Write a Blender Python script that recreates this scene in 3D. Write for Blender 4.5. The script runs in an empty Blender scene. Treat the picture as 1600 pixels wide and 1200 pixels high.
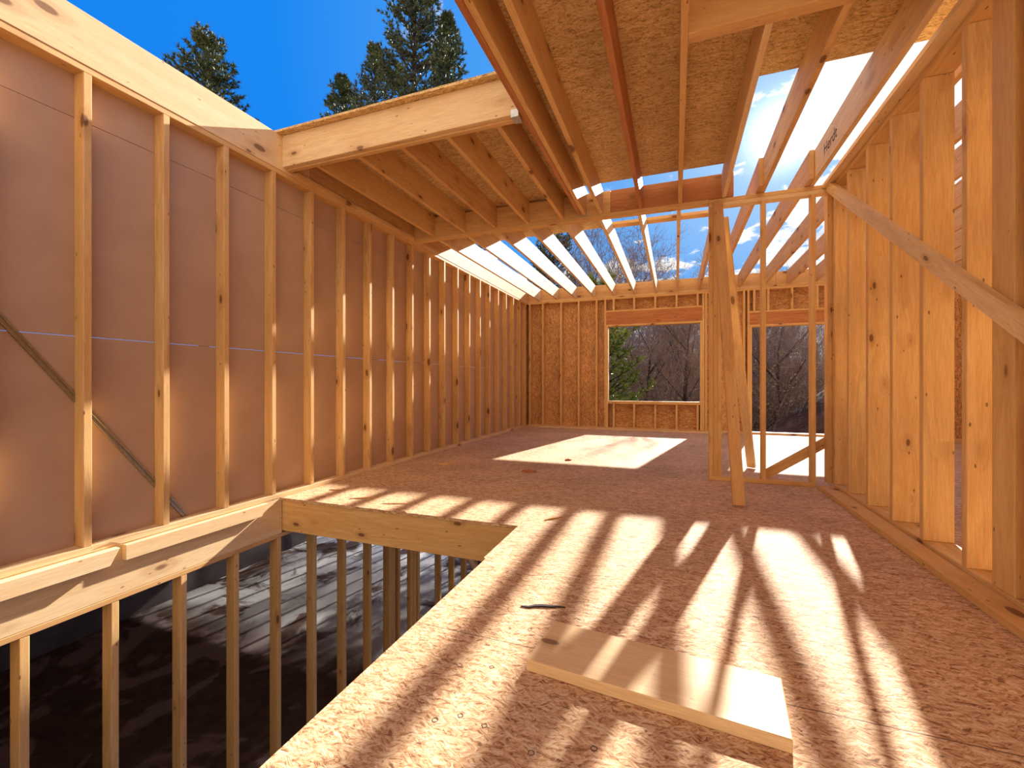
import bpy, bmesh, math, random
from mathutils import Vector, Matrix, noise
random.seed(7)
C = bpy.context.scene.collection
PI = math.pi

# ------------------------------------------------------------------ camera
TH = .357
cam = bpy.data.cameras.new('camera'); co = bpy.data.objects.new('camera', cam); C.objects.link(co)
co.location = (0, 0, .957); co.rotation_euler = (PI/2, 0, TH)
cam.sensor_width = 36; cam.lens = 36*685/1600; cam.shift_y = -1.5/1600; cam.clip_start = .02; cam.clip_end = 400
bpy.context.scene.camera = co

# ------------------------------------------------------------------ materials
def newmat(name):
    m = bpy.data.materials.new(name); m.use_nodes = True
    nt = m.node_tree; nt.nodes.clear()
    out = nt.nodes.new('ShaderNodeOutputMaterial'); b = nt.nodes.new('ShaderNodeBsdfPrincipled')
    nt.links.new(b.outputs[0], out.inputs[0])
    return m, nt, b
class N:
    def __init__(s, nt): s.nt = nt
    def n(s, t, **k):
        x = s.nt.nodes.new(t)
        for a, v in k.items():
            if a.startswith('i_'):
                x.inputs[a[2:].replace('_', ' ')].default_value = v
            else: setattr(x, a, v)
        return x
    def l(s, a, b): s.nt.links.new(a, b)
    def math(s, op, a, b=None, c=None, clamp=False):
        x = s.n('ShaderNodeMath', operation=op); x.use_clamp = clamp
        for i, v in enumerate((a, b, c)):
            if v is None: continue
            if isinstance(v, (int, float)): x.inputs[i].default_value = v
            else: s.l(v, x.inputs[i])
        return x.outputs[0]
    def vmath(s, op, a, b=None):
        x = s.n('ShaderNodeVectorMath', operation=op)
        for i, v in enumerate((a, b)):
            if v is None: continue
            if isinstance(v, (tuple, list)): x.inputs[i].default_value = v
            else: s.l(v, x.inputs[i])
        return x.outputs['Value'] if op in ('DOT_PRODUCT', 'LENGTH') else x.outputs[0]
    def mix(s, fac, a, b, blend='MIX'):
        x = s.n('ShaderNodeMix', data_type='RGBA', blend_type=blend)
        for i, v in ((0, fac), (6, a), (7, b)):
            if isinstance(v, (int, float)): x.inputs[i].default_value = v
            elif isinstance(v, (tuple, list)): x.inputs[i].default_value = (*v[:3], 1)
            else: s.l(v, x.inputs[i])
        return x.outputs[2]
    def ramp(s, v, stops, interp='LINEAR'):
        x = s.n('ShaderNodeValToRGB'); x.color_ramp.interpolation = interp
        e = x.color_ramp.elements
        while len(e) < len(stops): e.new(.5)
        for q, (p, c) in zip(e, stops):
            q.position = p; q.color = (*c[:3], 1) if isinstance(c, (tuple, list)) else (c, c, c, 1)
        s.l(v, x.inputs[0]); return x.outputs[0]
    def noise(s, vec, scale, detail=3, rough=.55, dist=0):
        x = s.n('ShaderNodeTexNoise'); s.l(vec, x.inputs['Vector'])
        x.inputs['Scale'].default_value = scale; x.inputs['Detail'].default_value = detail
        x.inputs['Roughness'].default_value = rough; x.inputs['Distortion'].default_value = dist
        return x.outputs[0]
    def smooth(s, v, a, b, lo=0., hi=1.):
        x = s.n('ShaderNodeMapRange', interpolation_type='SMOOTHSTEP')
        s.l(v, x.inputs[0]); x.inputs[1].default_value = a; x.inputs[2].default_value = b
        x.inputs[3].default_value = lo; x.inputs[4].default_value = hi
        return x.outputs[0]

def lumber_mat(name, base, deep, grain, rough=.6, knots=1.0, var=.5):
    """pine board: grain runs along the board's own x axis, knots and nail dots scattered, tone differs board to board"""
    m, nt, b = newmat(name); w = N(nt)
    tc = w.n('ShaderNodeTexCoord').outputs['Object']
    oi = w.n('ShaderNodeObjectInfo')
    rnd = oi.outputs['Random']
    off = w.n('ShaderNodeCombineXYZ')
    for i, k in enumerate((37., 91., 53.)): w.l(w.math('MULTIPLY', rnd, k), off.inputs[i])
    p = w.vmath('ADD', tc, off.outputs[0])
    # knots
    kp = w.vmath('MULTIPLY', p, (3.2, 7.5, 7.5))
    vo = w.n('ShaderNodeTexVoronoi', feature='F1'); w.l(kp, vo.inputs['Vector']); vo.inputs['Scale'].default_value = 1
    dist = vo.outputs['Distance']; rc = w.n('ShaderNodeSeparateColor'); w.l(vo.outputs['Color'], rc.inputs[0])
    pres = w.math('GREATER_THAN', rc.outputs[0], .40)
    ksz = w.math('MULTIPLY_ADD', rc.outputs[1], .13, .07)
    kk = w.math('DIVIDE', dist, ksz)
    knot = w.math('MULTIPLY', w.smooth(kk, .7, 1.05, 1, 0), pres)
    ring = w.math('MULTIPLY', w.smooth(kk, 1.0, 2.8, 1, 0), pres)
    # grain bent around the knots
    gp = w.vmath('MULTIPLY', p, (1.3, 26, 26))
    gn = w.noise(w.vmath('MULTIPLY', p, (1.0, 5, 5)), 1.0, 2)
    bend = w.math('ADD', w.math('MULTIPLY', ring, 1.2), w.math('MULTIPLY', gn, 5.))
    cmb = w.n('ShaderNodeCombineXYZ'); w.l(bend, cmb.inputs[1]); w.l(bend, cmb.inputs[2])
    g1 = w.noise(w.vmath('ADD', gp, cmb.outputs[0]), 1.0, 3, .65)
    fine = w.noise(w.vmath('MULTIPLY', p, (12, 260, 260)), 1.0, 2)
    big = w.noise(w.vmath('MULTIPLY', p, (.9, 3, 3)), 1.0, 2)
    col = w.mix(w.smooth(g1, .36, .66, 0, 1), base, grain)
    col = w.mix(w.math('MULTIPLY', w.smooth(big, .35, .7), .45), col, deep)
    col = w.mix(w.smooth(rnd, 0, 1, 0, var), col, w.mix(1, col, deep, 'MULTIPLY') if False else deep)
    fc = w.ramp(fine, [(.3, .86), (.7, 1.06)])
    col = w.mix(1, col, fc, 'MULTIPLY')
    col = w.mix(w.math('MULTIPLY', ring, .35*knots), col, (.42, .19, .06))
    col = w.mix(w.math('MULTIPLY', knot, .85*knots), col, (.16, .06, .025))
    # nail holes and pitch flecks
    v2 = w.n('ShaderNodeTexVoronoi', feature='F1'); w.l(w.vmath('MULTIPLY', p, (9, 22, 22)), v2.inputs['Vector']); v2.inputs['Scale'].default_value = 1
    c2 = w.n('ShaderNodeSeparateColor'); w.l(v2.outputs['Color'], c2.inputs[0])
    fleck = w.math('MULTIPLY', w.smooth(v2.outputs['Distance'], .07, .13, 1, 0), w.math('GREATER_THAN', c2.outputs[0], .55))
    col = w.mix(w.math('MULTIPLY', fleck, .75*knots), col, (.13, .05, .02))
    w.l(col, b.inputs['Base Color'])
    b.inputs['Roughness'].default_value = rough
    b.inputs['Specular IOR Level'].default_value = .25
    bp = w.n('ShaderNodeBump'); bp.inputs['Strength'].default_value = .12; bp.inputs['Distance'].default_value = .002
    w.l(w.math('ADD', g1, w.math('MULTIPLY', fine, .6)), bp.inputs['Height']); w.l(bp.outputs[0], b.inputs['Normal'])
    return m

def osb_mat(name, stops, seams=None, flake=30., gloss=.55, spec=.3, bump=.35):
    """pressed flake board in world scale; flakes lie mostly along x"""
    m, nt, b = newmat(name); w = N(nt)
    tc = w.n('ShaderNodeTexCoord').outputs['Object']
    d = w.n('ShaderNodeTexNoise'); w.l(tc, d.inputs['Vector']); d.inputs['Scale'].default_value = 9; d.inputs['Detail'].default_value = 2
    warp = w.vmath('MULTIPLY', w.vmath('SUBTRACT', d.outputs['Color'], (.5, .5, .5)), (.03, .03, .03))
    p = w.vmath('ADD', tc, warp)
    layers = []
    for ang, off in ((.12, 0.), (-.5, 7.), (.75, 13.)):
        mp = w.n('ShaderNodeMapping', vector_type='TEXTURE'); w.l(p, mp.inputs[0]); mp.inputs['Rotation'].default_value = (0, 0, ang)
        q = w.vmath('ADD', mp.outputs[0], (off, off, off))
        layers.append(w.noise(w.vmath('MULTIPLY', q, (flake*.55, flake*3.4, flake*3.4)), 1, 4, .68, .3))
    mp = w.n('ShaderNodeMapping', vector_type='TEXTURE'); w.l(p, mp.inputs[0]); mp.inputs['Rotation'].default_value = (0, 0, .1)
    v = w.n('ShaderNodeTexVoronoi', feature='F1'); w.l(w.vmath('MULTIPLY', mp.outputs[0], (.30, 1., 1.)), v.inputs['Vector']); v.inputs['Scale'].default_value = flake*2.6
    vc = w.n('ShaderNodeSeparateColor'); w.l(v.outputs['Color'], vc.inputs[0])
    pick = w.noise(tc, 34, 1)
    t = w.mix(w.smooth(pick, .44, .5), layers[1], layers[0]); t = w.mix(w.smooth(pick, .54, .6), t, layers[2])
    dd = t
    tb = w.math('ADD', w.math('MULTIPLY', w.smooth(t, .3, .7), .68), w.math('MULTIPLY', vc.outputs[0], .32))
    col = w.ramp(tb, stops)
    # dark chips and bark dashes
    k = w.noise(w.vmath('MULTIPLY', p, (34, 150, 150)), 1, 3, .6)
    col = w.mix(w.smooth(k, .64, .71, 0, .8), col, (.12, .05, .025))
    bigv = w.noise(tc, 1.7, 3); col = w.mix(1, col, w.ramp(bigv, [(.3, .84), (.7, 1.1)]), 'MULTIPLY')
    if seams:
        x = w.n('ShaderNodeSeparateXYZ'); w.l(tc, x.inputs[0])
        f1 = w.math('ABSOLUTE', w.math('SUBTRACT', w.math('FRACT', w.math('DIVIDE', w.math('ADD', x.outputs[seams[0]], 50+seams[1]), seams[2])), .5))
        line = w.math('GREATER_THAN', f1, .5-.0022/seams[2])
        col = w.mix(w.math('MULTIPLY', line, .8), col, (.06, .03, .02))
    w.l(col, b.inputs['Base Color'])
    b.inputs['Roughness'].default_value = gloss; b.inputs['Specular IOR Level'].default_value = spec
    bp = w.n('ShaderNodeBump'); bp.inputs['Strength'].default_value = bump; bp.inputs['Distance'].default_value = .004
    w.l(w.math('ADD', tb, w.math('MULTIPLY', dd, .5)), bp.inputs['Height']); w.l(bp.outputs[0], b.inputs['Normal'])
    return m

def plain(name, col, rough=.7, metal=0, spec=.3, mott=None, scale=6, bump=0):
    m, nt, b = newmat(name); w = N(nt)
    b.inputs['Roughness'].default_value = rough; b.inputs['Metallic'].default_value = metal; b.inputs['Specular IOR Level'].default_value = spec
    tc = w.n('ShaderNodeTexCoord').outputs['Object']
    n = w.noise(tc, scale, 5)
    w.l(w.mix(w.smooth(n, .35, .65), col, mott or tuple(c*.8 for c in col)), b.inputs['Base Color'])
    if bump:
        bp = w.n('ShaderNodeBump'); bp.inputs['Strength'].default_value = bump; w.l(n, bp.inputs['Height']); w.l(bp.outputs[0], b.inputs['Normal'])
    return m

M = {}
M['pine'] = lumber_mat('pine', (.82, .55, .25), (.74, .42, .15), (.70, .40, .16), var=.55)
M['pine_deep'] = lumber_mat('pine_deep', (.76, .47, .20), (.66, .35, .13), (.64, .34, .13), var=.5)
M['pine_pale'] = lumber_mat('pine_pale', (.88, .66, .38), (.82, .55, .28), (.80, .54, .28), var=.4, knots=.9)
M['lvl'] = lumber_mat('lvl', (.62, .27, .10), (.50, .19, .07), (.44, .16, .06), var=.4, knots=.5)
M['osb_floor'] = osb_mat('osb_floor', [(.10, (.22, .10, .05)), (.34, (.55, .30, .15)), (.55, (.70, .44, .24)), (.85, (.84, .64, .42))], seams=(1, .95, 1.22), flake=34, gloss=.72, spec=.18)
M['osb_ceiling'] = osb_mat('osb_ceiling', [(.12, (.32, .17, .06)), (.4, (.66, .42, .16)), (.6, (.78, .54, .24)), (.9, (.90, .69, .38))], flake=30, bump=.6)
M['osb_wall'] = osb_mat('osb_wall', [(.12, (.22, .08, .03)), (.4, (.56, .26, .09)), (.6, (.70, .37, .14)), (.9, (.86, .56, .26))], flake=26, bump=.5)
M['sheathing'] = plain('sheathing', (.55, .37, .245), .85, mott=(.51, .335, .22), scale=3)
M['steel'] = plain('steel', (.45, .43, .36), .4, 1, mott=(.36, .33, .26), scale=30)
M['galv'] = plain('galv', (.62, .64, .66), .35, 1, scale=40)
M['ink'] = plain('ink', (.04, .025, .03), .8)
M['soil'] = plain('soil', (.055, .028, .026), .95, mott=(.10, .055, .045), scale=1.6, bump=.5)
M['bark'] = plain('bark', (.03, .02, .022), .9, mott=(.06, .04, .04), scale=5)
M['twig'] = plain('twig', (.17, .12, .12), .9, mott=(.28, .21, .18), scale=3)
M['litter'] = plain('litter', (.16, .10, .06), .95, mott=(.07, .045, .035), scale=1.2, bump=.5)
M['leaf_brown'] = plain('leaf_brown', (.30, .20, .10), .8, mott=(.20, .13, .08), scale=8)
M['foundation'] = plain('foundation', (.16, .13, .13), .9, mott=(.11, .085, .09), scale=2)

# pine needles
def needle_mat(name, a, bb):
    m, nt, b = newmat(name); w = N(nt)
    tc = w.n('ShaderNodeTexCoord').outputs['Object']
    n = w.noise(tc, 1.3, 3)
    w.l(w.mix(w.smooth(n, .35, .65), a, bb), b.inputs['Base Color'])
    b.inputs['Roughness'].default_value = .5; b.inputs['Specular IOR Level'].default_value = .4
    b.inputs['Transmission Weight'].default_value = 0
    return m
M['needles'] = needle_mat('needles', (.035, .06, .025), (.09, .12, .04))
M['needles_bright'] = needle_mat('needles_bright', (.10, .17, .035), (.22, .28, .06))

# basement slab: damp concrete with ice sheets and mud, sunlight painted into the far part
def slab_mat():
    m, nt, b = newmat('slab'); w = N(nt)
    tc = w.n('ShaderNodeTexCoord').outputs['Object']
    n1 = w.noise(w.vmath('MULTIPLY', tc, (.8, .8, 1)), 1.0, 5, .6, 1.2)
    n2 = w.noise(tc, 7, 5)
    col = w.mix(w.smooth(n2, .3, .7), (.13, .075, .065), (.19, .12, .09))
    col = w.mix(w.smooth(n1, .50, .58, 0, .92), col, (.36, .27, .27))
    sp = w.n('ShaderNodeSeparateXYZ'); w.l(tc, sp.inputs[0])
    col = w.mix(w.math('MULTIPLY', w.smooth(sp.outputs[1], 4.9, 5.8), w.smooth(n1, .40, .50)), col, (.80, .78, .78))  # whitens patches past the shadow edge: sunlight put into the colour
    w.l(col, b.inputs['Base Color']); b.inputs['Roughness'].default_value = .9; b.inputs['Specular IOR Level'].default_value = .12
    return m
M['slab'] = slab_mat()

# ------------------------------------------------------------------ helpers
def link(name, me, mat=None, parent=None, loc=(0, 0, 0), rot=(0, 0, 0)):
    o = bpy.data.objects.new(name, me); C.objects.link(o)
    if mat is not None and me is not None and not me.materials: me.materials.append(M[mat] if isinstance(mat, str) else mat)
    o.location = loc; o.rotation_euler = rot
    if parent: o.parent = parent
    return o
def tag(o, label=None, cat=None, group=None, kind=None):
    if label: o['label'] = label
    if cat: o['category'] = cat
    if group: o['group'] = group
    if kind: o['kind'] = kind
    return o
def empty(name, loc=(0, 0, 0), **k):
    o = bpy.data.objects.new(name, None); C.objects.link(o); o.location = loc; o.empty_display_size = .1
    return tag(o, **k)
CACHE = {}
def board_mesh(L, w, h, mat, ends=None):
    key = (round(L, 3), round(w, 3), round(h, 3), mat, ends)
    if key in CACHE: return CACHE[key]
    bm = bmesh.new(); bmesh.ops.create_cube(bm, size=1)
    for v in bm.verts: v.co = Vector((v.co.x*L, v.co.y*w, v.co.z*h))
    if ends:
        for v in bm.verts:
            if v.co.x > 0 and v.co.z < 0: v.co.x -= ends
    bv = min(.0025, min(L, w, h)*.12)
    bmesh.ops.bevel(bm, geom=list(bm.edges), offset=bv, segments=1, affect='EDGES')
    me = bpy.data.meshes.new('board'); bm.to_mesh(me); bm.free(); me.materials.append(M[mat]); CACHE[key] = me
    return me
def box(name, x0, x1, y0, y1, z0, z1, mat='pine', parent=None, **k):
    """a board between two corners, its own x axis along its length"""
    dx, dy, dz = x1-x0, y1-y0, z1-z0; c = Vector(((x0+x1)/2, (y0+y1)/2, (z0+z1)/2))
    mx = max(dx, dy, dz)
    if mx == dz: me = board_mesh(dz, dy, dx, mat); rot = (0, -PI/2, 0)
    elif mx == dy: me = board_mesh(dy, dx, dz, mat); rot = (0, 0, PI/2)
    else: me = board_mesh(dx, dy, dz, mat); rot = (0, 0, 0)
    if parent and parent.type == 'EMPTY': c = c - parent.location
    o = link(name, me, None, parent, c, rot)
    return tag(o, **k)
def beam(name, a, b, w, h, mat='pine', roll=0, parent=None, **k):
    """a board from point a to point b; w = across, h = other side"""
    a, b = Vector(a), Vector(b); d = b-a; L = d.length
    q = d.to_track_quat('X', 'Z')
    o = link(name, board_mesh(L, w, h, mat), None, parent)
    o.rotation_mode = 'QUATERNION'
    from mathutils import Quaternion
    o.rotation_quaternion = q @ Quaternion((1, 0, 0), roll); o.location = (a+b)/2
    return tag(o, **k)
ORD = ['first', 'second', 'third', 'fourth', 'fifth', 'sixth', 'seventh', 'eighth', 'ninth', 'tenth', 'eleventh', 'twelfth', 'thirteenth', 'fourteenth',
       'fifteenth', 'sixteenth', 'seventeenth', 'eighteenth', 'nineteenth', 'twentieth', 'twenty-first', 'twenty-second', 'twenty-third', 'twenty-fourth']
T = .038
XL = -3.09; YM = 4.75; YF = 9.25; XR = 1.32; XO = -.97; YO = 2.77
ZT = 2.695; ZP = 2.771; ZJ = 3.03

# ------------------------------------------------------------------ floor deck
def slabmesh(name, outline, z0, z1, mat, **k):
    bm = bmesh.new(); vs = [bm.verts.new((x, y, z1)) for x, y in outline]
    f = bm.faces.new(vs); r = bmesh.ops.extrude_face_region(bm, geom=[f])
    for v in r['geom']:
        if isinstance(v, bmesh.types.BMVert): v.co.z = z0
    bmesh.ops.recalc_face_normals(bm, faces=bm.faces)
    me = bpy.data.meshes.new(name); bm.to_mesh(me); bm.free()
    return tag(link(name, me, mat), **k)
notch = [(XO, -2.5), (4.6, -2.5), (4.6, 9.41), (-3.2, 9.41), (-3.2, YO-.012), (-2.0, YO-.014), (-1.93, YO-.016), (-1.90, YO+.02), (-1.86, YO-.012), (-.988, YO-.004), (-.985, 2.2), (XO, 2.19)]
floor = slabmesh('floor', notch, -.02, 0, 'osb_floor', kind='structure')
# ink stamps printed on the deck
def ring_mesh(r, n, t):
    bm = bmesh.new()
    a = [bm.verts.new((r*math.cos(2*PI*i/n), r*math.sin(2*PI*i/n), 0)) for i in range(n)]
    b = [bm.verts.new(((r-t)*math.cos(2*PI*i/n), (r-t)*math.sin(2*PI*i/n), 0)) for i in range(n)]
    for i in range(n): bm.faces.new((a[i], a[(i+1) % n], b[(i+1) % n], b[i]))
    me = bpy.data.meshes.new('mark'); bm.to_mesh(me); bm.free(); me.materials.append(M['ink']); return me
rg, dm = ring_mesh(.009, 14, .0022), ring_mesh(.010, 4, .0025)
for i, (x, y) in enumerate([(-.58, 1.36), (-.53, 1.62), (-.58, 1.13), (-.64, 1.09), (-.50, 1.12), (-.35, 1.08), (-.47, 1.75), (-.20, 1.15), (-.62, 2.05), (-.18, 1.86)]):
    o = link('printed_mark', rg if i % 2 else dm, None, floor, (x, y, .0006))
def text_part(s, size, loc, rot, parent, name='printed_text', mat='ink', align='LEFT'):
    cu = bpy.data.curves.new('t', 'FONT'); cu.body = s; cu.size = size; cu.align_x = align; cu.offset = .0006 if size > .05 else 0
    to = bpy.data.objects.new('t', cu); C.objects.link(to)
    me = bpy.data.meshes.new_from_object(to.evaluated_get(bpy.context.evaluated_depsgraph_get()))
    bpy.data.objects.remove(to); me.materials.clear(); me.materials.append(M[mat])
    o = link(name, me, None, None, loc, rot)
    bpy.context.view_layer.update()
    o.parent = parent; o.matrix_parent_inverse = parent.matrix_world.inverted()
    return o

# ------------------------------------------------------------------ left wall
wl = empty('wall_left', (0, 0, 0), kind='structure')
zs = [0.0, 1.223, 2.455, 2.771]
for i in range(3):
    box('sheathing_panel', XL-.102, XL-.09, -1.3, YF+.14, zs[i]+.0015, zs[i+1]-.0015, 'sheathing', wl)
n_l = 0
for i in range(-4, 20):
    y = 1.454+i*.4064
    if i == 19: y -= .03
    o = box('wall_stud', XL-.089, XL, y, y+T, T, ZT, 'pine', cat='stud', group='studs of the grey-sheathed left wall')
    if i >= 0:
        o['label'] = ['nearest pine stud in view on the grey-sheathed left wall, sunlit at its top',
                      'second pine stud from the near end of the grey-sheathed left wall, top tip sunlit'][i] if i < 2 else \
            '%s pine stud from the near end of the grey-sheathed left wall' % ORD[i]
        if i == 19: o['label'] = 'last pine stud of the grey-sheathed left wall, in the far corner'
    else:
        o['label'] = 'left wall pine stud outside the photo, %s before the nearest in view' % ORD[-i-1]
box('bottom_plate', XL-.089, XL+.002, -1.3, YF, 0, T, 'pine_pale', label='long pine plate on the floor under the studs of the grey-sheathed left wall', cat='plate')
box('top_plate', XL-.089, XL, -1.3, YF, ZT, ZT+T-.001, 'pine', label='lower of the two pine plates capping the left wall studs', cat='plate')
box('top_plate', XL-.089, XL+.004, -1.3, YF+.14, ZT+T, ZP, 'pine_pale', label='upper of the two pine plates capping the left wall studs', cat='plate')
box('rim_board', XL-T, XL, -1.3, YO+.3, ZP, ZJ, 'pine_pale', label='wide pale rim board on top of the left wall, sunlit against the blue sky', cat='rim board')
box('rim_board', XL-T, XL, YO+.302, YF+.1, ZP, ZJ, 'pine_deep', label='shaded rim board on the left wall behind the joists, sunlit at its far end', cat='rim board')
box('nailer', XL+.002, XL+.04, YO+.12, YM-.05, ZP-.036, ZP+.002, 'pine', label='narrow pine nailer strip along the left wall plates under the shaded joists', cat='nailer')
# let-in steel brace, two flanges
br = empty('metal_brace', (XL-.083, 1.6, .6), label='thin diagonal metal strap brace across the grey sheathing behind the studs', cat='brace')
a = Vector((0, -1.2, 1.755)); b_ = Vector((0, .449, -.56))
for dz in (-.018, .018):
    o = beam('flange', (0, a.y, a.z+dz), (0, b_.y, b_.z+dz), .012, .011, 'steel', parent=br)
beam('web', (-.003, a.y, a.z), (-.003, b_.y, b_.z), .004, .03, 'steel', parent=br)

# ------------------------------------------------------------------ floor opening: rim, ledgers, header
box('rim_board', XL-T, XL, -1.3, YO, -.297, -.001, 'pine_pale', label='wide rim board under the left wall along the floor opening, half sunlit', cat='rim board')
for (y0, y1, dx, lab) in ((-1.3, 1.60, .052, 'near ledger strip nailed high on the rim board by the opening, end cut slanted'),
                          (1.635, 2.6, .038, 'far ledger strip on the rim board, running to the corner of the opening')):
    o = link('ledger_strip', board_mesh(y1-y0, dx-.001, .092, 'pine_pale', .05), None, None, (XL+dx/2, (y0+y1)/2, -.05), (0, 0, PI/2))
    tag(o, lab, 'ledger', 'ledger strips on the opening rim board')
op = empty('opening_header', (-2.03, YO, -.15), label='doubled pine header closing the far side of the floor opening', cat='header beam')
box('header_ply', XL, XO+.03, YO, YO+T-.001, -.278, -.021, 'pine', op)
box('header_ply', XL, XO+.03, YO+T, YO+2*T, -.278, -.021, 'pine_deep', op)
box('trimmer_joist', XO+.005, XO+.043, -1.3, YO-.002, -.278, -.021, 'pine', label='trimmer joist under the deck edge along the floor opening', cat='joist')
box('trimmer_joist', XL, XL+T, YO+.08, YF, -.278, -.021, 'pine', label='floor joist under the deck against the left wall beyond the opening', cat='joist')

# lower storey stud wall
lows = [(1.199-.385*3, 1), (1.199-.385*2, 1), (1.199-.385, 1), (1.199, 1), (1.583, 1), (1.968, 1), (2.347, 1), (2.724, 1), (3.113, 1), (3.50, 1), (3.89, 1)]
for i, (y, _) in enumerate(lows):
    o = box('wall_stud', XL-.089, XL, y, y+T, -3.01, -.331, 'pine', cat='stud', group='studs of the lower storey wall')
    o['label'] = ('%s lower storey stud from the left, standing below the floor opening' % ORD[i-3]) if i >= 3 else \
        'lower storey stud beyond the left edge of the photo, %s before the first in view' % ORD[2-i]
for j, y in enumerate((4.24, 4.28, 4.32, 4.42)):
    box('post_stud', XL-.089, XL, y, y+T-.001, -3.01, -.331, 'pine_deep', label='%s ply from the left of the dark first post cluster in the lower storey wall' % ORD[j], cat='stud', group='plies of the lower storey post')
for j, y in enumerate((4.68, 4.72, 4.76, 4.80, 4.85)):
    box('post_stud', XL-.06, XL+(.03 if j % 2 else 0), y, y+T-.001, -3.01, -.331, 'pine', label='%s ply from the left of the paler second post cluster in the lower storey wall' % ORD[j], cat='stud', group='plies of the lower storey post')
for j, y in enumerate((5.40, 5.80, 6.2, 6.6, 7.0)):
    box('wall_stud', XL-.089, XL, y, y+T, -3.01, -.331, 'pine', label='%s lower storey stud beyond the two post clusters, seen under the header' % ORD[j], cat='stud', group='studs of the lower storey wall')
box('top_plate', XL-.089, XL+.001, -1.3, 7.2, -.33, -.298, 'pine_deep', label='thin shaded plate on top of the lower storey studs', cat='plate')
box('bottom_plate', XL-.089, XL, -1.3, 7.2, -3.048, -3.01, 'pine', label='plate on the slab under the lower storey studs', cat='plate')
beam('diagonal_brace', (XL+.02, 5.05, -.33), (XL+.02, 6.6, -2.2), .089, T, 'pine_pale', PI/2, label='slanting pine brace beyond the posts under the opening header', cat='brace')

# basement shell
ZS = -3.05
slabmesh('floor', [(-12, -2.5), (4.6, -2.5), (4.6, 12), (-12, 12)], ZS-.1, ZS, 'slab', kind='structure')
slabmesh('ceiling', [(-12, -2.5), (XL-.11, -2.5), (XL-.11, 9.41), (-12, 9.41)], -.30, -.02, 'pine_deep', kind='structure')  # unseen deck next door, added to keep sky light out of the basement
wb = empty('wall_back', (0, 0, 0), kind='structure')
box('foundation', -9.0, -8.75, -2.5, 9.35, ZS, -.3, 'foundation', wb)
box('foundation', -8.74, 4.6, -2.6, -2.5, ZS, -.02, 'foundation', wb)
wf0 = empty('wall_front', (0, 0, 0), kind='structure')
box('foundation', -12, 4.6, 9.3, 9.4, -.75, -.3, 'foundation', wf0)
box('foundation', -3.0, 4.6, 9.25, 9.4, ZS, -.75, 'foundation', wf0)
for i in range(14):
    x = -8.5+i*.4064
    box('wall_stud', x, x+T, 9.28, 9.37, ZS+.001, -.76, 'pine', label='basement front wall stud whose shadow crosses the icy slab', cat='stud', group='studs of the open basement front')

# ------------------------------------------------------------------ far wall
wfar = empty('wall_far', (0, 0, 0), kind='structure')
YS0, YS1 = YF+.141, YF+.155
W1 = (-1.317, .448, .587, 2.13); W2 = (1.34, 3.14, .0, 2.01)
def osb_panel(x0, x1, z0, z1): box('sheathing_panel', x0, x1, YS0, YS1, z0, z1, 'osb_wall', wfar)
osb_panel(XL-.1, W1[0]-.001, 0, ZJ); osb_panel(W1[0], W1[1], 0, W1[2]-.001); osb_panel(W1[0], W1[1], W1[3]+.001, 2.77)
osb_panel(W1[1]+.001, W2[0]-.001, 0, ZJ-.26); osb_panel(W2[0], W2[1], W2[3]+.001, 2.77); osb_panel(W2[1]+.001, 4.6, 0, 2.77)
box('bottom_plate', XL, 4.6, YF, YF+.14, 0, T, 'pine', label='pine plate on the floor along the far flakeboard wall', cat='plate')
box('top_plate', XL+.005, 4.6, YF, YF+.14, ZT, ZT+T-.001, 'pine', label='lower plate capping the far flakeboard wall', cat='plate')
box('top_plate', XL+.005, 4.6, YF, YF+.14, ZT+T, ZP, 'pine', label='upper plate capping the far flakeboard wall', cat='plate')
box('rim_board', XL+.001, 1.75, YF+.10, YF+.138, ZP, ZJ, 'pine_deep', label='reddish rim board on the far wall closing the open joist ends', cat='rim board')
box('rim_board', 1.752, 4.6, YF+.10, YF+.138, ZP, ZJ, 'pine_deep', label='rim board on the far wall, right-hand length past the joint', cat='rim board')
for i, x in enumerate((-3.05, -2.75, -2.34, -1.955, -1.575)):
    lab = ['corner stud where the far flakeboard wall meets the left wall', 'second stud from the left on the far flakeboard wall', 'third stud from the left on the far flakeboard wall',
           'fourth stud from the left on the far flakeboard wall', 'stud just left of the framed window on the far wall'][i]
    box('wall_stud', x, x+T, YF, YF+.14, T, ZT, 'pine', label=lab, cat='stud', group='studs of the far flakeboard wall')
def opening(n, W, zt_h, crip, sill):
    w = empty('window_%d' % n, (0, 0, 0), kind='structure')
    x0, x1, z0, z1 = W
    for s in (-1, 1):
        xa = x0 if s < 0 else x1
        box('jack_stud', *(sorted((xa, xa+s*T))), YF, YF+.14, T, z1+.04, 'pine', w)
        box('king_stud', *(sorted((xa+s*.0385, xa+s*(.038*2+.0005)))), YF, YF+.14, T, ZT, 'pine', w)
    box('header', x0-T, x1+T, YF+.003, YF+.137, z1+.042, zt_h, 'lvl', w)
    box('header_trim', x0-T, x1+T, YF-.002, YF+.14, z1, z1+.04, 'pine', w)
    box('header_cap', x0-T, x1+T, YF, YF+.14, zt_h, zt_h+.035, 'pine', w)
    for x in crip:
        box('cripple_stud', x, x+T, YF, YF+.14, zt_h+.036, ZT, 'pine', w)
        if sill: box('cripple_stud', x, x+T, YF, YF+.14, T, z0-.062, 'pine', w)
    if sill: box('sill', x0, x1, YF-.002, YF+.16, z0-.06, z0-.001, 'pine', w)
    return w
opening(1, W1, 2.43, (-1.22, -.81, -.40, 0.0, .385), True)
opening(2, W2, 2.27, (1.36, 1.59, 1.97, 2.36, 2.76), False)
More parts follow.
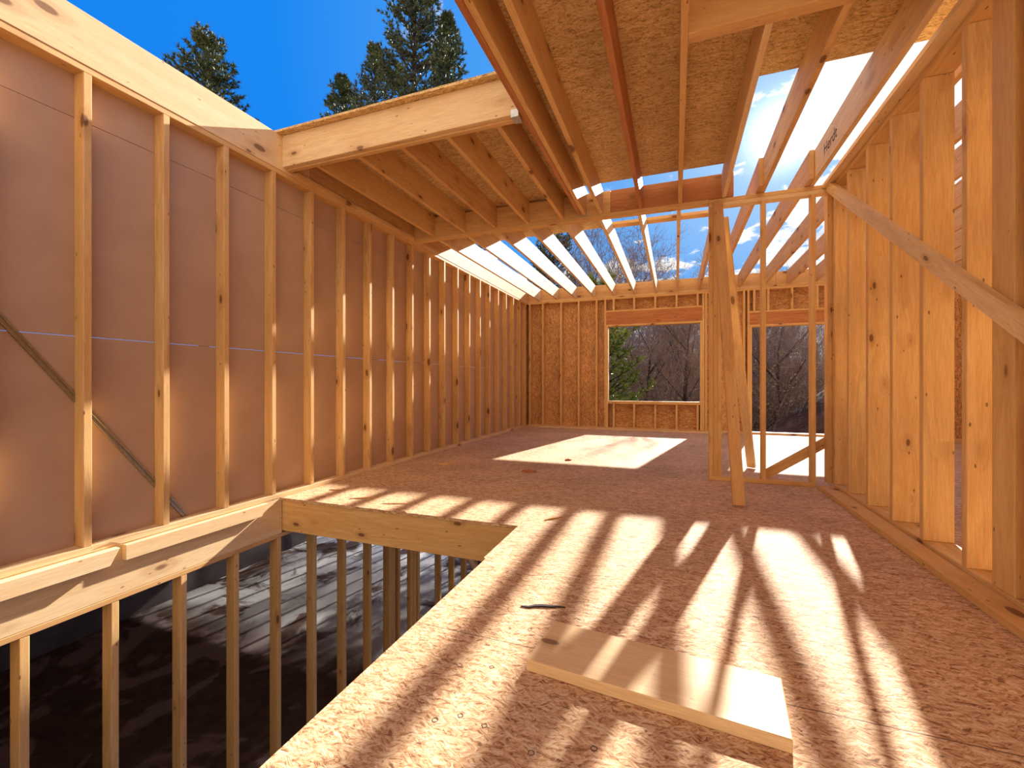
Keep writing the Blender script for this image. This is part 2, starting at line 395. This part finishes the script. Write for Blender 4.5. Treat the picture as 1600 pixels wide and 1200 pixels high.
box('wall_stud', .532, .57, YF, YF+.14, T, ZT, 'pine', label='stud tight against the right jamb of the framed window', cat='stud', group='studs of the far flakeboard wall')
box('wall_stud', 1.19, 1.228, YF, YF+.14, T, ZT, 'pine', label='stud beside the left jamb of the floor-length far opening', cat='stud', group='studs of the far flakeboard wall')
box('floor_board', -2.75, .95, YF-.14, YF-.03, 0, .02, 'pine_pale', label='long thin pale board lying on the floor against the far wall', cat='board')

# ------------------------------------------------------------------ centre beam, its wall, leaning boards
box('centre_beam', XL+.001, -.65, YM, YM+.088, ZP+.005, 3.012, 'pine', label='pale pine length of the flush centre beam, left half', cat='beam')
box('centre_beam', -.648, .53, YM, YM+.088, ZP+.005, 3.012, 'lvl', label='reddish laminated length of the centre beam, ending above the tripled post', cat='beam')
box('beam_plate', XL+.001, .309, YM-.001, YM+.09, ZP-.034, ZP+.004, 'pine', label='pine plate under the flush centre beam, left of the tripled post', cat='plate')
box('top_plate', .31, 1.335, YM, YM+.089, ZT+T, ZP, 'pine', label='upper plate of the short open stud wall in the middle of the room', cat='plate')
box('top_plate', .31, 1.335, YM, YM+.089, ZT, ZT+T-.001, 'pine_pale', label='lower plate of the short open stud wall in the middle of the room', cat='plate')
box('bottom_plate', .31, 1.21, YM, YM+.089, 0, T, 'pine', label='plate on the floor under the short open stud wall', cat='plate')
for j in range(3):
    box('post_stud', .311+j*T, .311+(j+1)*T-.001, YM, YM+.089, T, ZT, 'pine', label='%s ply of the tripled post at the free end of the open stud wall' % ('left', 'middle', 'right')[j], cat='stud', group='plies of the tripled post')
box('wall_stud', .769, .807, YM, YM+.089, T, ZT, 'pine', label='single stud right of the tripled post in the open stud wall', cat='stud', group='studs of the open middle wall')
box('wall_stud', 1.172, 1.21, YM, YM+.089, T, ZT, 'pine', label='stud of the open middle wall just left of the corner post', cat='stud', group='studs of the open middle wall')
box('wall_stud', 1.297, 1.335, YM, YM+.089, T, ZT, 'pine', label='corner stud where the open middle wall meets the right wall', cat='stud', group='studs of the open middle wall')
box('corner_stud', 1.336, 1.46, YM, YM+.089, T, ZT, 'pine', label='block-like stud packing the corner between the middle wall and the right wall', cat='stud')
beam('leaning_board', (.458, 3.775, .012), (.385, 4.715, 2.72), .087, T, 'pine_deep', PI/2*0+0, label='pine board leaning on the tripled post with its foot out on the near floor', cat='board')
beam('leaning_board', (.80, 5.56, .012), (.45, 4.87, 2.62), .087, T, 'pine_pale', 0, label='pale board leaning on the tripled post from the far side, foot in the sunlight', cat='board')
beam('diagonal_brace', (.82, YM+.131, .06), (1.55, YM+.131, .56), T, .085, 'pine', 0, label='low slanting brace board across the foot of the open middle wall', cat='brace')

# ------------------------------------------------------------------ right wall
for i, y in enumerate((4.30, 3.915, 3.53, 3.155, 2.755)):
    lab = ['first wide pine stud of the right wall next to the corner post', 'second wide pine stud from the corner on the right wall', 'third wide pine stud from the corner on the right wall, with large dark knots',
           'fourth wide pine stud from the corner on the right wall, clear grained and broad', 'fifth wide pine stud from the corner on the right wall, dark bark edge'][i]
    box('wall_stud', XR, XR+.14, y, y+T+.004, .062, ZT-.001, 'pine', label=lab, cat='stud', group='wide studs of the right wall')
box('wall_stud', XR, XR+.14, 4.62, 4.658, .062, ZT-.001, 'pine', label='wide stud of the right wall doubled up against the corner', cat='stud', group='wide studs of the right wall')
box('wall_stud', XR, XR+T, 2.437, 2.577, .062, ZT-.001, 'pine', label='pine stud turned flat beside the right edge of the photo', cat='stud', group='wide studs of the right wall')
box('wall_stud', XR+.03, XR+.17, 2.39, 2.428, .062, ZT-.001, 'pine', label='recessed stud right of the flat-turned one at the right edge', cat='stud', group='wide studs of the right wall')
box('wall_stud', XR, XR+.14, 2.34, 2.382, .062, ZT-.001, 'pine', label='last stud in view at the right edge of the photo', cat='stud', group='wide studs of the right wall')
for j, y in enumerate((1.95, 1.55, 1.15, .75)):
    box('wall_stud', XR, XR+.14, y, y+T, .062, ZT-.001, 'pine', label='right wall stud beyond the right edge of the photo, %s past the last in view' % ORD[j], cat='stud', group='wide studs of the right wall')
box('bottom_plate', XR, XR+.14, -.5, 4.655, 0, .061, 'pine', label='plate on the floor under the wide studs of the right wall', cat='plate')
box('top_plate', XR, XR+.14, -.5, YM-.003, ZT, ZT+T-.001, 'pine', label='lower plate over the wide studs of the right wall', cat='plate')
box('top_plate', XR-.065, XR+.08, -.5, YM-.003, ZT+T, ZP, 'pine_pale', label='upper plate of the right wall, overhanging with a sunlit edge', cat='plate')
box('floor_board', 1.205, XR-.003, .9, 4.66, 0, .04, 'pine', label='long rough-edged board lying flat along the foot of the right wall', cat='board')
beam('diagonal_brace', (XR-.0195, YM-.04, 2.735), (XR-.0195, 1.60, .69), T, .089, 'pine_pale', 0, label='long diagonal brace nailed across the right wall studs from the corner down', cat='brace')

# ------------------------------------------------------------------ loose board on the floor
ang = math.atan2(-.073, .745)
o = link('loose_board', board_mesh(.752, .265, T, 'pine_pale'), None, None, (-.078, 1.477, T/2+.001), (0, 0, ang))
tag(o, 'short wide pale plank lying loose on the sunlit deck in the foreground', 'plank')

# ------------------------------------------------------------------ joists
def joist(x0, y0, y1, mat, lab, grp, x0b=None, z1=ZJ-.001, z0=ZP+.001):
    o = box('floor_joist', x0, x0+T, y0, y1, z0, z1, mat, cat='joist', group=grp, label=lab)
    return o
# shaded bay left
g = 'shaded joists between the upper header and the centre beam'
for i, x in enumerate((-2.83, -2.405, -2.0, -1.60, -1.195)):
    o = joist(x, YO+.08, YM-.001, 'pine_deep' if i == 2 else 'pine', '%s joist from the left in the shaded bay behind the upper header' % ORD[i], g)
uh = empty('upper_header', (-2.03, YO, 2.9), label='pale pine header beam under the upper deck edge against the sky', cat='header beam')
box('header_ply', XL+.001, XO-.022, YO, YO+T-.001, ZP-.005, ZJ-.001, 'pine_pale', uh)
box('header_ply', XL+.001, XO-.022, YO+T, YO+2*T, ZP-.02, ZJ-.001, 'pine', uh)
dj = empty('doubled_joist', (-.94, 1.5, 2.9), label='doubled joist beside the open sky carrying the upper header', cat='joist')
box('joist_ply', -.985, -.947, -1.5, YM-.001, ZP+.001, ZJ-.001, 'lvl', dj)
box('joist_ply', -.945, -.907, -1.5, YM-.001, ZP+.001, ZJ-.001, 'pine', dj)
def hanger(x, y, lab, face):
    h = empty('joist_hanger', (x, y, ZP), label=lab, cat='bracket')
    if face == 'x':
        box('seat', x-.05, x-.001, y-.004, y+2*T+.004, ZP-.024, ZP-.021, 'galv', h)
        box('side_flange', x-.055, x-.001, y-.0025, y-.0005, ZP-.024, ZP+.03, 'galv', h)
        box('side_flange', x-.055, x-.001, y+2*T+.0005, y+2*T+.0025, ZP-.024, ZP+.03, 'galv', h)
    else:
        box('seat', x-.004, x+.08, y-.05, y-.001, ZP-.003, ZP-.0005, 'galv', h)
        box('side_flange', x-.003, x-.001, y-.05, y-.001, ZP-.003, ZP+.07, 'galv', h)
        box('side_flange', x+.080, x+.082, y-.05, y-.001, ZP-.003, ZP+.07, 'galv', h)
hanger(-.986, YO, 'shiny metal hanger holding the right end of the upper header', 'x')
hanger(-.986, YM, 'small metal hanger under the doubled joist at the centre beam', 'y')
g = 'joists overhead under the flakeboard deck'
NJ = [(-.768, -1.5, YM-.001, 'pine', 'joist right of the doubled joist overhead'),
      (-.355, -1.5, YM-.001, 'lvl', 'reddish orange joist overhead, second right of the doubled joist'),
      (.024, -1.5, YM-.001, 'pine', 'joist running straight at the camera overhead, meeting the cross header'),
      (.425, 2.532, YM-.001, 'pine_pale', 'short joist from the cross header to the right end of the reddish beam'),
      (.757, 2.532, YM+.12, 'pine', 'joist from the cross header out over the open middle wall against the sky'),
      (1.158, -1.5, YM+.12, 'pine_pale', 'last joist overhead before the right wall, stamped with dark lettering')]
nj = [joist(x, y0, y1, mt, lab, g) for x, y0, y1, mt, lab in NJ]
ch = empty('cross_header', (.6, 2.49, 2.9), label='doubled cross header at the top edge of the photo between two joists', cat='header beam')
box('header_ply', .062, 1.158, 2.455, 2.492, ZP+.001, ZJ-.001, 'pine', ch)
box('header_ply', .062, 1.158, 2.493, 2.531, ZP+.001, ZJ-.001, 'pine_deep', ch)
text_part('Herdt', .13, (1.1572, 4.33, 2.85), (PI/2, 0, -PI/2), nj[5], 'lumber_stamp')
for i, x in enumerate((1.56, 1.96, 2.36, 2.76, 3.16, 3.56, 3.96, 4.36)):
    joist(x, -1.5, YM+.12, 'pine', '%s joist beyond the right wall over the next room' % ORD[i], 'joists over the room beyond the right wall')
# open bay beyond the beam
g = 'bare joists of the open bay with sky between them'
FX = (-2.84, -2.43, -2.03, -1.63, -1.215, -.805, -.385, .015, .415, .72, 1.117, 1.52, 1.92, 2.32, 2.72, 3.12, 3.52, 3.92, 4.32)
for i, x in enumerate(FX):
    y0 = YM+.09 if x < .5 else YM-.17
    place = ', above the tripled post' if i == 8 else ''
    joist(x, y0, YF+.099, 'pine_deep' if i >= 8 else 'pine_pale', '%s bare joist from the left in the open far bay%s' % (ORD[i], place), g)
box('joist_strap', -.93, .385, 5.84, 5.98, ZJ, ZJ+T, 'pine', label='flat board laid across the tops of the bare joists beyond the beam', cat='board')

# ceiling deck
slabmesh('ceiling', [(-3.13, YO-.055), (XO-.02, YO-.055), (XO-.02, 4.59), (-.905, 4.59), (-.905, 5.91), (-3.13, 5.93)], ZJ, ZJ+.019, 'osb_ceiling', kind='structure')
slabmesh('ceiling', [(XO-.019, -1.5), (4.6, -1.5), (4.6, 3.37), (.478, 3.36), (.478, 4.575), (-.904, 4.59), (XO-.019, 4.59)], ZJ, ZJ+.019, 'osb_ceiling', kind='structure')

# room beyond the right wall
wr = empty('wall_right', (0, 0, 0), kind='structure')
box('sheathing_panel', 4.60, 4.612, -1.5, YF+.15, 0, ZP, 'osb_wall', wr)
for i in range(16):
    y = 2.6+i*.41
    box('wall_stud', 4.51, 4.599, y, y+T, T, ZT, 'pine', label='stud of the outer wall of the next room, glimpsed through the right wall', cat='stud', group='studs of the next room outer wall')
box('bottom_plate', 4.51, 4.599, -1.5, YF, 0, T, 'pine', label='plate on the floor of the outer wall of the next room', cat='plate')
box('top_plate', 4.51, 4.599, -1.5, YF, ZT, ZP, 'pine', label='plate on top of the outer wall of the next room', cat='plate')

# ------------------------------------------------------------------ litter on the deck
def splinter(p, q, wd, lab, mat='pine_deep', z=.001):
    a = Vector((*p, z)); b = Vector((*q, z)); L = (b-a).length
    bm = bmesh.new(); n = 7; top = []; bot = []
    for i in range(n):
        t = i/(n-1); ww = wd*(math.sin(PI*min(.999, t*.9+.08))**.6)*(.7+.3*random.random()); h = wd*.45*(1-abs(t-.5))
        y = (random.random()-.5)*wd*.8
        top.append((bm.verts.new((t*L, y-ww/2, h)), bm.verts.new((t*L, y+ww/2, h)))); bot.append((bm.verts.new((t*L, y-ww/2, 0)), bm.verts.new((t*L, y+ww/2, 0))))
    for i in range(n-1):
        bm.faces.new((top[i][0], top[i+1][0], top[i+1][1], top[i][1])); bm.faces.new((bot[i][1], bot[i+1][1], bot[i+1][0], bot[i][0]))
        bm.faces.new((bot[i][0], bot[i+1][0], top[i+1][0], top[i][0])); bm.faces.new((top[i][1], top[i+1][1], bot[i+1][1], bot[i][1]))
    for k in (0, -1): bm.faces.new((bot[k][0], top[k][0], top[k][1], bot[k][1]))
    bmesh.ops.recalc_face_normals(bm, faces=bm.faces)
    me = bpy.data.meshes.new('s'); bm.to_mesh(me); bm.free()
    tag(link('wood_splinter', me, mat, None, a, (0, 0, math.atan2(b.y-a.y, b.x-a.x))), lab, 'splinter')
splinter((-1.62, 3.44), (-.95, 3.98), .012, 'long thin broken sliver of wood on the shaded deck beyond the opening')
splinter((-2.52, 2.92), (-2.32, 3.05), .02, 'dark wood sliver near the left end of the opening header')
splinter((-2.18, 2.90), (-1.98, 2.96), .015, 'pair-like thin sliver on the deck edge above the opening header')
splinter((-2.9, 3.1), (-2.78, 3.14), .02, 'small chip on the deck beside the left wall plate')
splinter((-2.6, 4.5), (-2.45, 4.6), .05, 'flat pale chip on the shaded deck near the left wall', 'pine')
splinter((-1.55, 4.45), (-1.4, 4.5), .06, 'orange chip of wood lying on the shaded mid deck', 'lvl')
splinter((-1.28, 5.3), (-1.2, 5.33), .05, 'dark chip in the window sun patch on the floor', 'lvl')
splinter((-.86, 2.95), (-.75, 3.05), .025, 'dark curled sliver near the inner corner of the opening')
splinter((-.62, 1.77), (-.44, 1.83), .016, 'dark bent sliver on the sunlit deck left of the loose plank', 'ink')
splinter((-.40, 1.36), (-.44, 1.30), .006, 'tiny pale sliver beside the corner of the loose plank', 'pine_pale')
splinter((XL+.01, 1.55), (XL+.03, 1.9), .008, 'thin lath sliver lying on the ledger by the left wall', 'pine_deep', T+.001)

# ------------------------------------------------------------------ outside ground
def terrain():
    bm = bmesh.new(); nx, ny = 70, 46; g_ = []
    for j in range(ny):
        row = []
        for i in range(nx):
            x = -50+i*100/(nx-1); y = 9.6+(j/(ny-1))**1.4*70
            z = -1.3+.35*noise.noise((x*.2, y*.2, 0))+max(0, y-22)*.11*(1+.35*noise.noise((x*.07, 3, 0)))
            mx, my = x-6.6, y-16.0; sl = min(1, max(0, (-2-x)/3)); z -= 1.9*sl*sl*(3-2*sl)*min(1, max(0, (24-y)/6))
            r = math.hypot(mx/4.2, my/4.5); z += 3.9*max(0, 1-r)**.9*(1+.15*noise.noise((x, y, 2)))
            row.append(bm.verts.new((x, y, z)))
        g_.append(row)
    for j in range(ny-1):
        for i in range(nx-1): bm.faces.new((g_[j][i], g_[j][i+1], g_[j+1][i+1], g_[j+1][i]))
    for f in bm.faces: f.smooth = True
    me = bpy.data.meshes.new('ground'); bm.to_mesh(me); bm.free(); return me
def soil_mat():
    m, nt, b = newmat('ground_soil'); w = N(nt)
    tc = w.n('ShaderNodeTexCoord').outputs['Object']; sp = w.n('ShaderNodeSeparateXYZ'); w.l(tc, sp.inputs[0])
    n = w.noise(tc, .9, 6, .6); n2 = w.noise(tc, 9, 4, .6)
    leaf = w.mix(w.smooth(n2, .4, .62), (.07, .045, .04), (.24, .16, .10))
    soil = w.mix(w.smooth(n, .35, .65), (.045, .018, .012), (.085, .038, .025))
    w.l(w.mix(w.smooth(sp.outputs[1], 18, 21), soil, leaf), b.inputs['Base Color']); b.inputs['Roughness'].default_value = .95
    b.inputs['Specular IOR Level'].default_value = .1
    bp = w.n('ShaderNodeBump'); bp.inputs['Strength'].default_value = .7; bp.inputs['Distance'].default_value = .3; w.l(n, bp.inputs['Height']); w.l(bp.outputs[0], b.inputs['Normal'])
    return m
M['ground_soil'] = soil_mat()
tag(link('ground', terrain(), 'ground_soil'), kind='structure')
def gz(x, y):
    return -1.3+max(0, y-22)*.11

# ------------------------------------------------------------------ trees
class Tubes:
    def __init__(s): s.v = []; s.f = []
    def seg(s, a, b, ra, rb, n=4):
        d = (b-a).normalized(); u = d.orthogonal().normalized(); w = d.cross(u); k = len(s.v)
        for p, r in ((a, ra), (b, rb)):
            for i in range(n):
                t = 2*PI*i/n; s.v.append(p+(u*math.cos(t)+w*math.sin(t))*r)
        for i in range(n): s.f.append((k+i, k+(i+1) % n, k+n+(i+1) % n, k+n+i))
    def mesh(s, name, mat):
        me = bpy.data.meshes.new(name); me.from_pydata([tuple(v) for v in s.v], [], s.f); me.materials.append(M[mat]); return me
def bare_tree(seed, H, fork=.35, dens=1.):
    R = random.Random(seed); big = Tubes(); tw = Tubes()
    def grow(p, d, L, r, lev):
        n = 4 if lev < 2 else 3; step = L/n; q = p; dd = d
        T_ = big if lev < 2 else tw
        for i in range(n):
            dd = (dd+Vector((R.uniform(-1, 1), R.uniform(-1, 1), R.uniform(-.5, .9)))*(.10+.05*lev)).normalized()
            if lev == 0: dd = (dd+Vector((0, 0, .5))).normalized()
            q2 = q+dd*step; r2 = r*(.86 if lev < 2 else .75)
            T_.seg(q, q2, r, r2, 6 if lev == 0 else (4 if lev < 3 else 3)); q, r = q2, r2
            if lev < 4 and (lev > 0 or (i+1)/n > fork):
                kk = {0: 3, 1: 3, 2: 2, 3: 2}[lev]
                for _ in range(kk):
                    if R.random() > dens: continue
                    a = dd.orthogonal().normalized(); a.rotate(Matrix.Rotation(R.uniform(0, 2*PI), 3, dd))
                    nd = (dd*R.uniform(.5, 1.0)+a*R.uniform(.5, 1.0)+Vector((0, 0, .25))).normalized()
                    grow(q, nd, L*R.uniform(.42, .68), max(r*R.uniform(.4, .6), .012), lev+1)
    grow(Vector((0, 0, 0)), Vector((R.uniform(-.1, .1), 0, 1)), H*.62, H*.013+.03, 0)
    return big.mesh('tree_trunk', 'bark'), tw.mesh('tree_twigs', 'twig')
protos = [bare_tree(s, 12, .3) for s in (3, 11, 23, 31)]
PH = [max(v.co.z for v in p[1].vertices) for p in protos]
def place_tree(k, x, y, z, sc, rz, lab, grp='bare trees in the woods'):
    sc = sc*12/PH[k % 4]
    t = empty('bare_tree', (x, y, z), label=lab, cat='tree', group=grp); t.scale = (sc, sc, sc); t.rotation_euler = (0, 0, rz)
    link('trunk', protos[k % 4][0], None, t); link('twigs', protos[k % 4][1], None, t)
def at(px, Y):
    t = (px-800)/685; s_, c_ = math.sin(TH), math.cos(TH)
    return Y*(t*c_-s_)/(t*s_+c_)
R = random.Random(5)
named = [(1066, 17.0, .60, 'dark forked trunk standing near the right side of the framed window view', 2), (1008, 21, .74, 'bare tree with curving limbs behind the middle of the framed window', 0),
         (1222, 21, .62, 'leaning bare tree behind the floor-length far opening', 1), (958, 24, .98, 'tall bare tree whose crown shows between the left bare joists', 3),
         (915, 26, 1.05, 'bare tree crown beside the evergreen, seen above the far wall', 1), (1186, 25, .74, 'slim bare tree left in the floor-length far opening', 2)]
for px, Y, sc, lab, k in named:
    x = at(px, Y); place_tree(k, x, Y, gz(x, Y)-.2, sc, px*.7, lab)
for i in range(18):
    px = 890+(i % 9)*49+R.uniform(-12, 12); Y = 24+R.uniform(0, 18)+(i//9)*8
    x = at(px, Y); d_ = (-x*math.sin(TH)+Y*math.cos(TH))
    topy = (440+R.uniform(-15, 35)) if i % 3 == 0 else 490+R.uniform(-30, 35)
    Ht = (598-topy)*d_/685+.957-gz(x, Y)
    place_tree(i, x, Y, gz(x, Y)-.2, Ht/12, R.uniform(0, 6), 'bare grey-brown tree in the dense woods behind the far wall')
# brush
def brush():
    R = random.Random(9); t = Tubes(); lv = []; lf = []
    for i in range(5200):
        px = R.uniform(930, 1330); Y = R.uniform(19, 40); x = at(px, Y); z = gz(x, Y)
        p = Vector((x, Y, z)); d = Vector((R.uniform(-.6, .6), R.uniform(-.6, .6), 1)).normalized(); h = R.uniform(1., 3.4)
        for k in range(3):
            q = p+d*h/3; t.seg(p, q, .022-.006*k, .016-.006*k, 3); p = q; d = (d+Vector((R.uniform(-.5, .5), R.uniform(-.5, .5), 0))).normalized()
            if R.random() < .7:
                q2 = p+(d+Vector((R.uniform(-1, 1), R.uniform(-1, 1), .2))).normalized()*h*.3; t.seg(p, q2, .01, .004, 3)
                for _ in range(5):
                    c = p.lerp(q2, R.random())+Vector((R.uniform(-.2, .2), R.uniform(-.2, .2), R.uniform(-.2, .2))); s_ = R.uniform(.03, .07)
                    u = Vector((R.uniform(-1, 1), R.uniform(-1, 1), R.uniform(-1, 1))).normalized(); w = u.orthogonal().normalized()
                    kk = len(lv); lv.extend([c-u*s_, c+w*s_*.6, c+u*s_, c-w*s_*.6]); lf.append((kk, kk+1, kk+2, kk+3))
    a = tag(link('woodland_brush', t.mesh('b', 'twig'), None), 'dense tangle of bare brush filling the woods behind the far wall', 'brush', kind='stuff')
    me = bpy.data.meshes.new('l'); me.from_pydata([tuple(v) for v in lv], [], lf); me.materials.append(M['leaf_brown'])
    tag(link('withered_leaves', me, None), 'withered tan leaves clinging to the brush in the woods', 'leaves', kind='stuff')
brush()
# evergreens
def pine_tree(seed, H, rad, mat, lab, x, y, z, per=13, lo=.15, size=1.):
    R = random.Random(seed); tk = Tubes(); lv = []; lf = []
    root = empty('pine_tree', (x, y, z), label=lab, cat='tree', group='evergreens behind the house')
    p = Vector((0, 0, 0))
    for i in range(12):
        q = Vector((R.uniform(-.05, .05), R.uniform(-.05, .05), H*(i+1)/12)); tk.seg(p, q, H*.013*(1-i/12)+.02, H*.013*(1-(i+1)/12)+.02, 6); p = q
    def tuft(c, d, s):
        for _ in range(per):
            u = (d*.9+Vector((R.uniform(-1, 1), R.uniform(-1, 1), R.uniform(-.8, 1)))).normalized(); w = u.cross(Vector((R.uniform(-1, 1), R.uniform(-1, 1), R.uniform(-1, 1)))).normalized()
            L = s*R.uniform(.7, 1.3); k = len(lv); lv.extend([c-w*.022*size, c+w*.022*size, c+u*L]); lf.append((k, k+1, k+2))
    h = H*lo
    while h < H:
        f = (h-H*lo)/(H*(1-lo)); bl = rad*((1-f)**.8)+.25
        for _ in range(10):
            az = R.uniform(0, 2*PI); L = bl*R.uniform(.65, 1.15); d = Vector((math.cos(az), math.sin(az), .12+.7*f+R.uniform(-.1, .2))).normalized()
            n = max(3, int(L/.35)); p = Vector((0, 0, h+R.uniform(-.2, .2)))
            for i in range(n):
                d = (d+Vector((R.uniform(-.15, .15), R.uniform(-.15, .15), .10))).normalized(); q = p+d*L/n
                tk.seg(p, q, .035*(1-i/n)+.008, .035*(1-(i+1)/n)+.008, 3); p = q
                if i/n > .2:
                    for s in (-1, 1):
                        sd = (d.cross(Vector((0, 0, 1))).normalized()*s+d*.7+Vector((0, 0, R.uniform(.1, .5)))).normalized(); sl = L*.32*(1.1-i/n)*R.uniform(.6, 1.2)+.12
                        m_ = max(2, int(sl/.16)); sp = p.copy()
                        for j in range(m_):
                            sq = sp+sd*sl/m_; tk.seg(sp, sq, .010, .006, 3); tuft(sq, sd, .17*size); sp = sq
                tuft(p, d, .2*size)
        h += .42+.25*(1-f)
    link('trunk', tk.mesh('pt', 'bark'), None, root)
    me = bpy.data.meshes.new('needles'); me.from_pydata([tuple(v) for v in lv], [], lf); me.materials.append(M[mat])
    link('needles', me, None, root)
    return root
def pine_at(seed, px, Y, topy, rad, mat, lab, **k):
    x = at(px, Y); d_ = (-x*math.sin(TH)+Y*math.cos(TH)); top = (598-topy)*d_/685+.957
    pine_tree(seed, top+1.4, rad, mat, lab, x, Y, -1.4, **k)
pine_at(1, 648, 17, -70, 3.6, 'needles', 'tall dark pine rising above the upper header against the blue sky', lo=.4)
pine_at(2, 700, 19, 35, 2.2, 'needles', 'slimmer pine just right of the tall dark pine, sun on its edge', lo=.4)
pine_at(5, 535, 18, 130, 2.6, 'needles', 'low pine tip left of the tall dark pine above the upper header', lo=.5)
pine_at(21, 585, 22, 75, 2.4, 'needles', 'dusky pine filling the gap left of the tall dark pine', lo=.5)
pine_at(3, 320, 12, 62, 3.0, 'needles', 'pine crown peeking over the sunlit rim board of the left wall', lo=.5)
pine_at(8, 866, 32, 335, 3.4, 'needles', 'evergreen seen in the gaps between the left bare joists', lo=.3)
pine_at(13, 940, 15.5, 440, 1.7, 'needles_bright', 'green pine boughs filling the left side of the framed window', lo=.08)

# ------------------------------------------------------------------ light
sd = Vector((.2, 1, .495)).normalized()
sun = bpy.data.lights.new('sun', 'SUN'); so = bpy.data.objects.new('sun', sun); C.objects.link(so)
so.rotation_euler = sd.to_track_quat('Z', 'Y').to_euler(); so.location = sd*60
sun.energy = 15; sun.angle = math.radians(.85); sun.color = (1, .945, .86)

wd = bpy.data.worlds.new('sky'); bpy.context.scene.world = wd; wd.use_nodes = True
nt = wd.node_tree; nt.nodes.clear(); w = N(nt)
out = w.n('ShaderNodeOutputWorld'); bg = w.n('ShaderNodeBackground'); w.l(bg.outputs[0], out.inputs[0])
g = w.n('ShaderNodeTexCoord').outputs['Generated']; g = w.vmath('NORMALIZE', g)
sx = w.n('ShaderNodeSeparateXYZ'); w.l(g, sx.inputs[0])
dsun = w.vmath('DOT_PRODUCT', g, tuple(sd))
blue = w.ramp(dsun, [(0, (.004, .21, .86)), (.62, (.012, .25, .90)), (.86, (.07, .35, .92)), (.96, (.15, .43, .93)), (1, (.35, .60, 1.0))])
elev = sx.outputs[2]
blue = w.mix(w.smooth(elev, .02, .3, .45, 0), blue, (.35, .60, .95))
# cloud layer: stretched on a flat sheet high above
cz = w.math('ADD', w.math('MAXIMUM', elev, 0), .16)
cv = w.n('ShaderNodeCombineXYZ'); w.l(w.math('DIVIDE', sx.outputs[0], cz), cv.inputs[0]); w.l(w.math('DIVIDE', sx.outputs[1], cz), cv.inputs[1])
cn = w.noise(w.vmath('ADD', cv.outputs[0], (1.7, .35, 0)), 4.6, 10, .62, .35)
cover = w.math('ADD', w.smooth(sx.outputs[0], .145, .25, -.02, .17), w.smooth(elev, .16, .34, .12, 0))
cm = w.smooth(w.math('ADD', cn, cover), .555, .635)
cm = w.math('MULTIPLY', cm, w.smooth(dsun, .74, .84))
shade = w.noise(w.vmath('ADD', cv.outputs[0], (5.2, 2, 0)), 3.0, 5, .6)
cloudc = w.mix(w.smooth(shade, .5, .72, 0, .75), (1.08, 1.07, 1.06), (.50, .58, .74))
cloudc = w.mix(w.smooth(dsun, .98, .999, 0, .9), cloudc, (1.4, 1.38, 1.34))
skyc = w.mix(cm, blue, cloudc)
halo = w.math('MULTIPLY', w.math('POWER', w.math('MAXIMUM', dsun, 0), 900), 1.6)
halo = w.math('ADD', halo, w.math('MULTIPLY', w.math('POWER', w.math('MAXIMUM', dsun, 0), 90), .12))
hc = w.n('ShaderNodeCombineXYZ')
for i_ in range(3): w.l(halo, hc.inputs[i_])
skyc = w.vmath('ADD', skyc, hc.outputs[0])
# unseen sky behind the viewer: invented bright cloud, added as warm fill light
back_fill = w.smooth(sx.outputs[1], -.45, .02, 1, 0)
skyc = w.mix(back_fill, skyc, (1.45, 1.13, .86))
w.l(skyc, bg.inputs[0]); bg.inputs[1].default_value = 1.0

sc = bpy.context.scene
sc.cycles.max_bounces = 6
sc.view_settings.view_transform = 'Standard'; sc.view_settings.look = 'None'; sc.view_settings.gamma = 1
sc.view_settings.exposure = 0; sc.view_settings.use_curve_mapping = False
